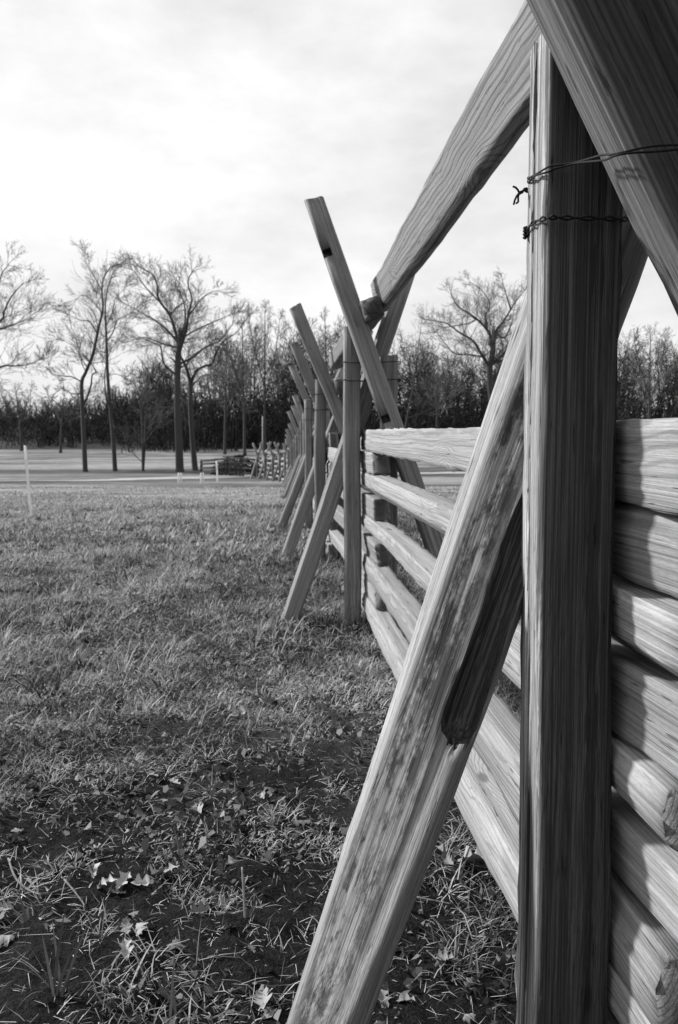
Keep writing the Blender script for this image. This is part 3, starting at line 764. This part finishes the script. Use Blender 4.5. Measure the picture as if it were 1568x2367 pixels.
# the wood behind: a mass of bare trees and brush nobody could count
def woodland():
    rs = np.random.RandomState(99); protos = []
    for k in range(9):
        sg = []; h = 1.0
        p = np.zeros(3); d = np.array([0, 0, 1.]); n = 9
        for i in range(n):
            d = d + rs.normal(0, .07, 3) * np.array([1, 1, .2]); d /= np.linalg.norm(d); q = p + d * (10.5 / n)
            r0 = .16 * (1 - .85 * i / n); r1 = .16 * (1 - .85 * (i + 1) / n); sg.append((*p, *q, r0, r1, 0)); p = q
            if i >= 2:
                for _ in range(rs.randint(2, 5)):
                    a = rs.uniform(.35, .95); th = rs.uniform(0, 6.28); nd = np.array([math.cos(th) * math.sin(a), math.sin(th) * math.sin(a), math.cos(a)])
                    grow(sg, q, nd, rs.uniform(1.6, 3.6) * (1.1 - .05 * i), r1 * .5, 1, 3, rs, .2, .08, (.4, .9), 3.3, .019)
        protos.append(np.array(sg))
    brush = []
    for k in range(6):
        sg = []
        for _ in range(9):
            th = rs.uniform(0, 6.28); a = rs.uniform(.05, .6); b = rs.normal(0, .5, 3) * np.array([1, 1, 0])
            grow(sg, b, np.array([math.cos(th) * math.sin(a), math.sin(th) * math.sin(a), math.cos(a)]), rs.uniform(1.6, 3.6), .045, 1, 2, rs, .2, .06, (.3, .8), 4, .029)
        brush.append(np.array(sg))
    out = []; SKX = [-400, 0, 170, 270, 330, 420, 500, 600, 700, 800, 950, 1050, 1200, 1430, 1568, 2000]; SKY = [905, 912, 908, 885, 850, 825, 800, 775, 760, 755, 790, 800, 790, 780, 780, 780]
    def place(pr, x_, d, hh, lat=1.0, tn=0.0):
        X = (x_ - CX) / FPX * d; z = Hf(X, d); s = pr.copy(); a = rs.uniform(0, 6.28); c, sn = math.cos(a), math.sin(a)
        f = hh / max(pr[:, 5].max(), .1); fx = f * lat
        for o in (0, 3):
            x0, y0 = s[:, o].copy(), s[:, o + 1].copy()
            s[:, o] = (x0 * c - y0 * sn) * fx + X; s[:, o + 1] = (x0 * sn + y0 * c) * fx + d; s[:, o + 2] = s[:, o + 2] * f + z - .1
        s[:, 6:8] *= max(.8, f) * (d / 125) ** .5; out.append(np.concatenate([s, np.full((len(s), 1), tn)], 1))
    for k in range(300):
        x_ = rs.uniform(-190, 1760); left = x_ < 290
        d = rs.uniform(150, 215) if left else rs.uniform(118, 195)
        sk = np.interp(x_, SKX, SKY) + abs(rs.normal(0, 26)) - 10 + (9 if left else 24) * (math.sin(x_ / 31) * .6 + math.sin(x_ / 13 + 1) * .5)
        X = (x_ - CX) / FPX * d; hh = (CAM_H + (1005 - sk) / FPX * d) - Hf(X, d)
        place(protos[rs.randint(9)], x_, d, max(4.0, hh * (1.12 if rs.rand() < .1 else rs.uniform(.7, 1.0) if rs.rand() < .5 else 1)), rs.uniform(.8, 1.35), rs.uniform(-.1, .45) if rs.rand() < .4 else 0)
    for k in range(760):
        x_ = rs.uniform(-190, 1760); left = x_ < 290
        d = rs.uniform(126, 215) if left else rs.uniform(114, 200)
        sk = np.interp(x_, SKX, SKY); f = (1005 - sk) / FPX * d
        place(brush[rs.randint(6)], x_, d, min(9.5, rs.uniform(1.8, 4.6) + .6 * f * rs.rand() ** 1.6), rs.uniform(.6, 1.4))
    s = np.concatenate(out); tn = np.clip(.12 + .14 * s[:, 8] + s[:, 9] + np.random.RandomState(4).normal(0, .18, len(s)), 0, 1)
    fine = s[:, 8] >= 2; sk_ = s[~fine]; fn = s[fine]
    me3 = seg_mesh('w3', sk_, 3, tn[~fine]); v3 = np.zeros(len(me3.vertices) * 3, np.float32); me3.vertices.foreach_get('co', v3); v3 = v3.reshape(-1, 3)
    f3 = np.zeros(len(me3.loops), np.int32); me3.loops.foreach_get('vertex_index', f3); bpy.data.meshes.remove(me3)
    A_, B_ = fn[:, 0:3], fn[:, 3:6]; dv_ = B_ - A_; rv = np.random.RandomState(6).normal(size=dv_.shape); sd_ = np.cross(dv_, rv); sd_ /= np.linalg.norm(sd_, axis=1)[:, None] + 1e-9
    q_ = np.stack([A_ - sd_ * fn[:, 6:7], A_ + sd_ * fn[:, 6:7], B_ + sd_ * fn[:, 7:8], B_ - sd_ * fn[:, 7:8]], 1).reshape(-1, 3)
    f4 = np.arange(len(q_)) + len(v3)
    me = mesh_np('woodland', np.concatenate([v3, q_]), np.concatenate([f3, f4]), np.full((len(f3) + len(f4)) // 4, 4))
    attr(me, 'tone', np.concatenate([np.repeat(tn[~fine], 6), np.repeat(tn[fine], 4)]))
    o = ob('woodland', me, M_WOODS)
    tag(o, 'dense dark leafless wood along the far edge of the field', 'woodland', kind='stuff')
woodland()

# ------------------------------------------------------------------ far things across the field
def stakepost(name, label, cat, bx_, ytop, d, w, group=None, lean=0, point=False):
    b = at(bx_, 1100, d); b.z = Hf(b.x, b.y); t = at(bx_ + lean, ytop, d)
    rs = np.random.RandomState(int(bx_))
    o = timber(name, b - Vector((0, 0, .15)), t, chamf(w / 2, w / 2, rs, w * .3), M_PALE, None, int(bx_ * 3), M=10, n=6, flute=.001, wob=.03, bow=.004, taper=(1, .35) if point else (1, .95))
    return tag(o, label, cat, group)
stakepost('marker_post', 'tall thin pale marker post standing in the grass at far left', 'post', 71, 1030, 12.2, .034, lean=-13)
stakepost('marker_post', 'white marker post in front of the dark board fence', 'post', 504, 1066, 40, .085, lean=-3)
for a_, lb in ((413, 'short pale stake, left one of the pair under the big spreading tree'), (419, 'short pale stake, right one of the pair under the big spreading tree'),
               (465, 'short pale stake, left one of the pair beside the white marker post'), (470, 'short pale stake, right one of the pair beside the white marker post')):
    stakepost('short_stake', lb, 'stake', a_, 1093, 38, .06, group='short pale stakes by the road')
stakepost('pole', 'thin tall pole rising in front of the wood near the fence bend', 'pole', 607, 962, 60, .05)
stakepost('sign_post', 'broad pale pointed post behind the fence bend', 'post', 618, 1041, 50, .24, point=False)

def board_fence():
    root = empty('board_fence', ground(530, 1096), 'low dark weathered board fence by the big trees', 'fence')
    ends = [(466, 56.0), (500, 54.5), (532, 53.0), (562, 51.5), (592, 50.0)]
    tops = [1063, 1060, 1056, 1058, 1062]
    P = []
    for (x_, d), tp in zip(ends, tops):
        p = at(x_, 1090, d); p.z = Hf(p.x, p.y); t = at(x_, tp, d); P.append((p, t.z))
        timber('post', p - Vector((0, 0, .2)), Vector((p.x, p.y, t.z)), chamf(.08, .08, srs, .02), M_OLD, root, int(x_), M=8, n=4)
    for k in range(4):
        (a, za), (b, zb) = P[k], P[k + 1]
        for q in (.18, .45, .72, .95):
            A = Vector((a.x, a.y - .09, a.z + (za - a.z) * q)); B = Vector((b.x, b.y - .09, b.z + (zb - b.z) * q + srs.uniform(-.04, .04)))
            timber('board', A, B, SQ(.02, .065), M_OLD, root, k * 10 + int(q * 10), M=8, n=4, xref=(0, 1, 0))
        if k in (1, 2):
            for m in range(9):
                f = (m + .5) / 9 + srs.uniform(-.02, .02); p = a.lerp(b, f); h = (za - a.z) * srs.uniform(.75, .95)
                timber('picket', Vector((p.x, p.y - .15, p.z)), Vector((p.x + srs.uniform(-.06, .06), p.y - .15, p.z + h)), SQ(.035, .012), M_OLD, root, k * 50 + m, M=8, n=3)
board_fence()
def brush_pile(label, x_, d, w, h, seed):
    p = at(x_, 1090, d); p.z = Hf(p.x, p.y); rs = np.random.RandomState(seed); sg = []
    for _ in range(420):
        u = rs.uniform(-1, 1); hh = h * (1 - u * u) * rs.uniform(.05, 1); b = np.array([u * w / 2, rs.normal(0, .5), hh])
        th = rs.uniform(0, 6.28); v_ = np.array([math.cos(th), .6 * math.sin(th), rs.normal(0, .25)]) * rs.uniform(.3, .8)
        a = b - v_ / 2; c = b + v_ / 2; a[2] = max(a[2], 0); c[2] = max(0, c[2]); sg.append((*a, *c, .035, .02, rs.uniform(-1.2, -.6)))
    o = ob('brush_pile', seg_mesh('brush_pile', sg, 4), M_WOODS); o.location = p
    tag(o, label, 'brush pile')
brush_pile('dark heap of brush behind the low board fence', 548, 57, 3.4, 1.35, 1)
brush_pile('dark brush heaped inside the bend of the rail fence', 632, 52, 2.6, 1.1, 2)

# ------------------------------------------------------------------ grass, litter, leaves
def vnoise(x, y, f, seed):
    r = np.random.RandomState(seed).rand(64, 64); X = x * f; Y = y * f
    i = np.floor(X).astype(int); j = np.floor(Y).astype(int); u = X - i; v = Y - j; u = u * u * (3 - 2 * u); v = v * v * (3 - 2 * v)
    g_ = lambda a, b: r[a % 64, b % 64]
    return (g_(i, j) * (1 - u) + g_(i + 1, j) * u) * (1 - v) + (g_(i, j + 1) * (1 - u) + g_(i + 1, j + 1) * u) * v
def blades(x, y, z, h, w, th, lean, tone, curl=.5):
    """three-face grass blades; lean 0 upright .. 1.4 lying"""
    n = len(x); dx, dy = np.cos(th), np.sin(th); sx, sy = -dy, dx
    B = np.stack([x, y, z], -1); Dh = np.stack([dx, dy, np.zeros(n)], -1); Sd = np.stack([sx, sy, np.zeros(n)], -1)
    l2 = np.minimum(lean + curl, 1.75)
    m = B + Dh * (h * .5 * np.sin(lean))[:, None]; m[:, 2] += h * .5 * np.cos(lean)
    t = m + Dh * (h * .5 * np.sin(l2))[:, None]; t[:, 2] += h * .5 * np.cos(l2)
    t[:, 2] = np.maximum(t[:, 2], z + .004)
    V = np.stack([B - Sd * w[:, None] / 2, B + Sd * w[:, None] / 2, m + Sd * (w * .42)[:, None], m - Sd * (w * .42)[:, None], t], 1)
    o = np.arange(n)[:, None] * 5
    q = o + np.array([[0, 1, 2, 3]]); tr = o + np.array([[3, 2, 4]])
    flat = np.concatenate([q, tr], 1).ravel(); tot = np.tile([4, 3], n)
    return V.reshape(-1, 3), flat, tot, np.repeat(tone, 5)
def grass_obj(name, label, batches, mat=M_GRASS):
    Vs, Fs, Ts, As = [], [], [], []; base = 0
    for V, F, T, A in batches:
        Vs.append(V); Fs.append(F + base); Ts.append(T); As.append(A); base += len(V)
    me = mesh_np(name, np.concatenate(Vs), np.concatenate(Fs), np.concatenate(Ts)); attr(me, 'tone', np.concatenate(As))
    return tag(ob(name, me, mat), label, 'grass', kind='stuff')
rg = np.random.RandomState(8)
def scatter(n, y0, y1, side=.52, right=1.6, power=1.0):
    y = y0 + (y1 - y0) * rg.rand(n) ** power; x = rg.uniform(-1, 1, n)
    xl = -side * y - .4; xr = right + .05 * y
    return xl + (xr - xl) * (x * .5 + .5), y
def field(n, y0, y1, hm, wm, dens_f, lean0=.2, lean1=1.25, power=1.0, tone0=.25, tone1=1.0, right=1.6):
    x, y = scatter(n, y0, y1, right=right, power=power); keep = rg.rand(n) < dens_f(x, y); x, y = x[keep], y[keep]; k = len(x)
    pt = vnoise(x, y, 2.2, 1) * .5 + vnoise(x, y, 8, 2) * .5; pt = np.clip((pt - .5) * 2.0 + .5, 0, 1)
    h = hm * rg.gamma(5, .2, k) * (.55 + .9 * pt); w = wm * rg.uniform(.6, 1.4, k)
    tone = np.clip(tone0 + (tone1 - tone0) * (rg.beta(.8, 1.3, k) * .8 + 1.15 * (vnoise(x, y, 1.3, 3) * .45 + vnoise(x, y, 5.5, 4) * .55 - .44)), 0, 1)
    lean = lean0 + (lean1 - lean0) * rg.beta(1.5, 1.3, k)
    return blades(x, y, H(x, y) - .004, h, w, rg.uniform(0, 6.28, k), lean, tone, rg.uniform(.1, .9, k))
near_d = lambda x, y: np.clip((vnoise(x, y, 2.6, 5) * .65 + vnoise(x, y, 8, 6) * .35 - .56 + np.clip((y - 1.9) / 3.2, 0, 1) * .62) * 3.6, .05, 1)
mid_d = lambda x, y: np.clip(.35 + .9 * (vnoise(x, y, 1.6, 7) * .6 + vnoise(x, y, 6, 8) * .4), 0, 1)
B = [field(105000, 1.3, 4.2, .048, .0028, near_d, .35, 1.5, tone0=.02, tone1=.95),
     field(145000, 3.2, 8.5, .055, .0042, mid_d, .3, 1.35, tone0=.05, tone1=.95),
     field(95000, 7.5, 15.5, .058, .008, mid_d, .2, 1.2, right=2.5, tone0=.30, tone1=1.0),
     field(26000, 14, 30, .040, .022, mid_d, .5, 1.3, right=3, tone0=.5, tone1=1.0)]
def tufts(n, y0, y1, nb, hm, wm, t0, t1, lean0, lean1, rad):
    x, y = scatter(n, y0, y1); kp = vnoise(x, y, 1.7, 21) > .38; x, y = x[kp], y[kp]; m = len(x)
    sc_ = np.repeat(rg.uniform(.5, 1.35, m), nb); tb = np.repeat(rg.uniform(0, 1, m), nb); th = rg.uniform(0, 6.28, m * nb); r = np.abs(rg.normal(0, rad, m * nb)) * sc_
    X = np.repeat(x, nb) + np.cos(th) * r; Y = np.repeat(y, nb) + np.sin(th) * r
    return blades(X, Y, H(X, Y) - .003, hm * sc_ * rg.gamma(6, 1 / 6, m * nb), wm * rg.uniform(.6, 1.3, m * nb), th + rg.normal(0, .5, m * nb), rg.uniform(lean0, lean1, m * nb),
                  np.clip(t0 + (t1 - t0) * (.55 * tb + .45 * rg.rand(m * nb)), 0, 1), rg.uniform(.1, .8, m * nb))
B += [tufts(240, 1.5, 4.5, 24, .058, .0026, .25, 1.0, .6, 1.45, .024), tufts(700, 4, 9, 22, .095, .0042, .45, 1.0, .2, 1.2, .022), tufts(500, 8, 14, 16, .10, .008, .5, 1.0, .2, 1.1, .03),
      tufts(200, 1.5, 5, 14, .055, .0085, .0, .12, .7, 1.4, .008), tufts(900, 3.5, 14, 20, .070, .010, .0, .05, .4, 1.3, .035)]
fx, fy = [], []
for j in J[2:8]:
    for c_ in (j['P'], j['P'] + j['n'] * .22, j['P'] - j['n'] * .38 + j['t'] * .11):
        for _ in range(9): fx.append(c_.x + rg.normal(0, .09)); fy.append(c_.y + rg.normal(0, .09))
fx = np.repeat(fx, 16) + rg.normal(0, .012, len(fx) * 16); fy = np.repeat(fy, 16) + rg.normal(0, .012, len(fy) * 16); nf = len(fx)
B.append(blades(fx, fy, H(fx, fy) - .003, .10 * rg.gamma(5, .2, nf), .0045 * rg.uniform(.6, 1.3, nf), rg.uniform(0, 6.28, nf), rg.uniform(.1, 1.0, nf), np.clip(rg.normal(.45, .28, nf), 0, 1), rg.uniform(.1, .8, nf)))
grass_obj('grass', 'short matted winter grass over the field', B)
def straw(n, y0, y1, hm, wm):
    x, y = scatter(n, y0, y1); k = n
    return blades(x, y, H(x, y) + rg.uniform(.004, .02, k), hm * rg.gamma(4, .25, k), wm * rg.uniform(.6, 1.3, k), rg.uniform(0, 6.28, k), rg.uniform(1.15, 1.56, k), rg.uniform(.2, .85, k), rg.uniform(-.35, .5, k))
o = grass_obj('straw', 'pale broken straw scattered on the soil', [straw(7000, 1.3, 4.5, .040, .0015), straw(5200, 4, 9, .10, .0035)]); o['category'] = 'straw'
# crumbs of leaf and bark too small to count
def crumbs(n, y0=1.3, y1=7.5, zl=.010, smax=.02, sg=.0034, t0=0.0, sfx=''):
    x, y = scatter(n, y0, y1, power=1.3); kp = vnoise(x, y, 3.1, 15) * .6 + vnoise(x, y, 9, 16) * .4 > .47; x, y = x[kp], y[kp]; n = len(x)
    z = H(x, y) + rg.uniform(.0, zl, n); s = np.minimum(rg.gamma(1.5, sg, n) + .002, smax)
    a = rg.uniform(0, 6.28, n); st_ = rg.uniform(.3, 1.0, n); tl = rg.normal(0, .6, (n, 2)); V = np.zeros((n, 5, 3))
    for k in range(5):
        b = a + k * 1.2566; r = s * rg.uniform(.25, 1.3, n); ox, oy = np.cos(b) * r, np.sin(b) * r
        V[:, k] = np.stack([x + ox, y + oy * st_, z + ox * tl[:, 0] + oy * tl[:, 1] + .004 + rg.normal(0, .25, n) * s], -1)
    me = mesh_np('leaf_litter', V.reshape(-1, 3), np.arange(n * 5), np.full(n, 5)); attr(me, 'tone', np.repeat(np.clip(t0 + rg.beta(1.1, 2.0, n), 0, 1), 5))
    tag(ob('leaf_scraps' if sfx else 'leaf_litter', me, M_LITTER), 'torn brown leaf pieces caught in the turf' if sfx else 'crumbled brown leaf litter lying on the soil', 'leaf litter', kind='stuff')
crumbs(30000)
crumbs(16000, 2.2, 8.5, .04, .015, .0042, .08, '_scraps')
# oak leaves one can pick out
def leaf_mesh(seed):
    rs = np.random.RandomState(seed); n = 13; V = []; F = []; T = []
    ph = rs.uniform(0, 1); lob = rs.uniform(2.6, 3.6); curl = rs.uniform(.4, 4.0); fold = rs.uniform(.1, 1.3); bend = rs.normal(0, .18)
    for i in range(n):
        t = i / (n - 1); w = .30 * math.sin(math.pi * min(1, t * .94 + .03)) ** .7
        wl = w * (1 + .48 * math.cos(t * lob * 6.283 + ph)); wr = w * (1 + .48 * math.cos(t * lob * 6.283 + ph + rs.normal(0, .5)))
        if i == 0: wl = wr = .012
        zc = .10 * curl * (t - .5) ** 2; cx_ = bend * (t - .5) ** 2
        V += [(cx_ - wl, t - .5, zc + fold * wl + rs.normal(0, .05)), (cx_, t - .5, zc), (cx_ + wr, t - .5, zc + fold * wr + rs.normal(0, .05))]
    for i in range(n - 1):
        a = i * 3; F += [a, a + 1, a + 4, a + 3, a + 1, a + 2, a + 5, a + 4]; T += [4, 4]
    return mesh_np('fallen_leaf', np.array(V), F, T, False)
LM = [leaf_mesh(s) for s in range(8)]
for m_ in LM: m_.materials.append(M_LEAF)
PM = [leaf_mesh(s + 50) for s in range(3)]
for m_ in PM: m_.materials.append(M_PLEAF)
def put_leaf(me, x_, y_, s, rot, rs, label, group=None):
    o = bpy.data.objects.new('fallen_leaf', me); col.objects.link(o)
    o.location = (x_, y_, Hf(x_, y_) + .012 + .06 * s); o.scale = (s * rs.uniform(.75, 1.1), s, s * rs.uniform(.6, 1.2)); 
    flip = math.pi if rs.rand() < .4 else 0
    o.rotation_euler = (rs.normal(0, .3) + flip, rs.normal(0, .3), rot)
    return tag(o, label, 'leaf', group)
rl = np.random.RandomState(33); cnt = 0
while cnt < 290:
    y_ = 1.5 + 5.2 * rl.rand() ** 1.5; x_ = rl.uniform(-.46 * y_ - .05, .52)
    if vnoise(np.array([x_]), np.array([y_]), 1.9, 12)[0] * .7 + .3 * rl.rand() < .42: continue
    put_leaf(LM[rl.randint(8)], x_, y_, rl.uniform(.026, .062), rl.uniform(0, 6.28), rl, 'dry brown oak leaf lying on the ground among grass', 'fallen oak leaves on the ground'); cnt += 1
for k, (px_, py_, lb) in enumerate(((215, 2030, 'pale lobed leaf at the left end of the curved row of leaves'), (250, 2062, 'pale lobed leaf second from the left in the curved row'),
        (285, 2052, 'pale lobed leaf in the left middle of the curved row'), (330, 2058, 'pale lobed leaf in the right middle of the curved row'),
        (362, 2036, 'pale lobed leaf second from the right in the curved row'), (395, 2032, 'pale lobed leaf at the right end of the curved row beside the grass tuft'))):
    p = ground(px_, py_); put_leaf(PM[k % 3], p.x, p.y, .062, rl.uniform(0, 6.28), rl, lb, 'pale leaves in a curved row')
p = ground(1098, 2010); put_leaf(PM[1], p.x, p.y, .10, 1.2, rl, 'large pale leaf on dark soil between the leaning stake and the near post')
p = ground(290, 2215); put_leaf(PM[2], p.x, p.y, .055, .4, rl, 'pale pointed leaf on bare soil in the lower left')
p = ground(555, 1660); put_leaf(PM[0], p.x, p.y, .085, 2.0, rl, 'pale leaf in the grass left of the leaning stake')

# coarse tufts, stems and twigs
def tuft(label, px_, py_, blades_, w, seed):
    p = ground(px_, py_); rs = np.random.RandomState(seed); V = []; F = []; T = []; base = 0; tone = []
    for (tx, ty, bulge) in blades_:
        tip = at(tx, ty, p.y + rs.uniform(-.08, .06)); tip.z = max(tip.z, Hf(tip.x, tip.y) + .012)
        b = p + Vector((rs.normal(0, .008), rs.normal(0, .008), -.005)); mid = (b + tip) / 2 + Vector((0, 0, bulge)); n = 9
        side = (tip - b).cross(Vector((0, .5, 1))).normalized()
        for i in range(n):
            t = i / (n - 1); q = b * (1 - t) ** 2 + mid * 2 * t * (1 - t) + tip * t * t; ww = w * (1 - t ** 2.5) * (.55 + .9 * t * (1 - t)) + .0004
            V += [q - side * ww / 2, q + Vector((0, 0, -.18 * ww)), q + side * ww / 2]
        for i in range(n - 1):
            a = base + i * 3; F += [a, a + 1, a + 4, a + 3, a + 1, a + 2, a + 5, a + 4]; T += [4, 4]
        base += 3 * n; tone += [rs.uniform(.05, .42)] * (3 * n)
    me = mesh_np('grass_tuft', np.array([tuple(v) for v in V]) - np.array(p), F, T, True); attr(me, 'tone', np.array(tone))
    o = ob('grass_tuft', me, M_GRASS); o.location = p; tag(o, label, 'grass tuft')
tuft('coarse dark grass tuft in the bottom left corner', 135, 2300, [(30, 2140, .03), (15, 2210, .04), (215, 2110, .02), (150, 2105, .02), (300, 2265, .07), (60, 2250, .05), (0, 2240, .05), (230, 2230, .06),
     (180, 2180, .03), (95, 2150, .02), (260, 2330, .05), (40, 2345, .06), (120, 2120, .01)], .010, 3)
tuft('green grass tuft with drooping blades beside the row of pale leaves', 412, 1992, [(345, 1940, .06), (400, 1905, .01), (440, 1915, .01), (460, 1890, .02), (425, 1900, .0), (380, 1955, .03)], .008, 4)
tuft('single upright grass blade near the bottom edge left of the stake', 395, 2367, [(405, 2190, .0), (398, 2260, .01)], .007, 5)
tuft('thin dark seedling stems on bare soil', 385, 2130, [(290, 2010, .01), (400, 2020, .0), (330, 2165, .02), (455, 2150, .02)], .004, 6)
def stem(name, label, cat, pts, r, mat, group=None):
    v, F, T = tubes([smooth_path(pts, 4)], [np.linspace(r, r * .7, (len(pts) - 1) * 4 + 1)], 6); c = np.array(pts[0]); me = mesh_np(name, v - c, F, T, True)
    o = ob(name, me, mat); o.location = pts[0]; return tag(o, label, cat, group)
b = ground(568, 2135); M_STEM = simple('dry stem', .30, .7, .3, 80); M_TW = simple('grey twig bark', .14, .85, .4, 60)
stem('dry_stem', 'upright dry stem with a cut top on bare soil', 'stem', [b - Vector((0, 0, .02)), at(564, 2070, b.y), at(560, 2005, b.y + .01)], .0035, M_STEM)
def ground_stick(px0, r, label, group=None):
    P = []
    for x_, y_ in px0:
        p = ground(x_, y_); p.z += r * .9 + .004; P.append(p)
    stem('twig', label, 'twig', P, r, M_TW, group)
ground_stick([(462, 1690), (478, 1660), (515, 1635)], .012, 'thick broken stick lying in the grass left of the leaning stake')
ground_stick([(20, 1990), (40, 2040), (90, 2072), (160, 2062)], .0035, 'thin pale curved twig at the lower left edge')
for k in range(34):
    y_ = rl.uniform(1.6, 4.0); x_ = rl.uniform(-.42 * y_, .45); a = rl.uniform(0, 6.28); ln = rl.uniform(.05, .16); P = []
    for t in (-.5, 0, .5):
        X = x_ + math.cos(a) * ln * t + rl.normal(0, .006); Y = y_ + math.sin(a) * ln * t; P.append(Vector((X, Y, Hf(X, Y) + .010)))
    stem('twig', 'thin dry twig lying on the dark soil', 'twig', P, rl.uniform(.0014, .003), M_TW, 'small twigs on the soil')
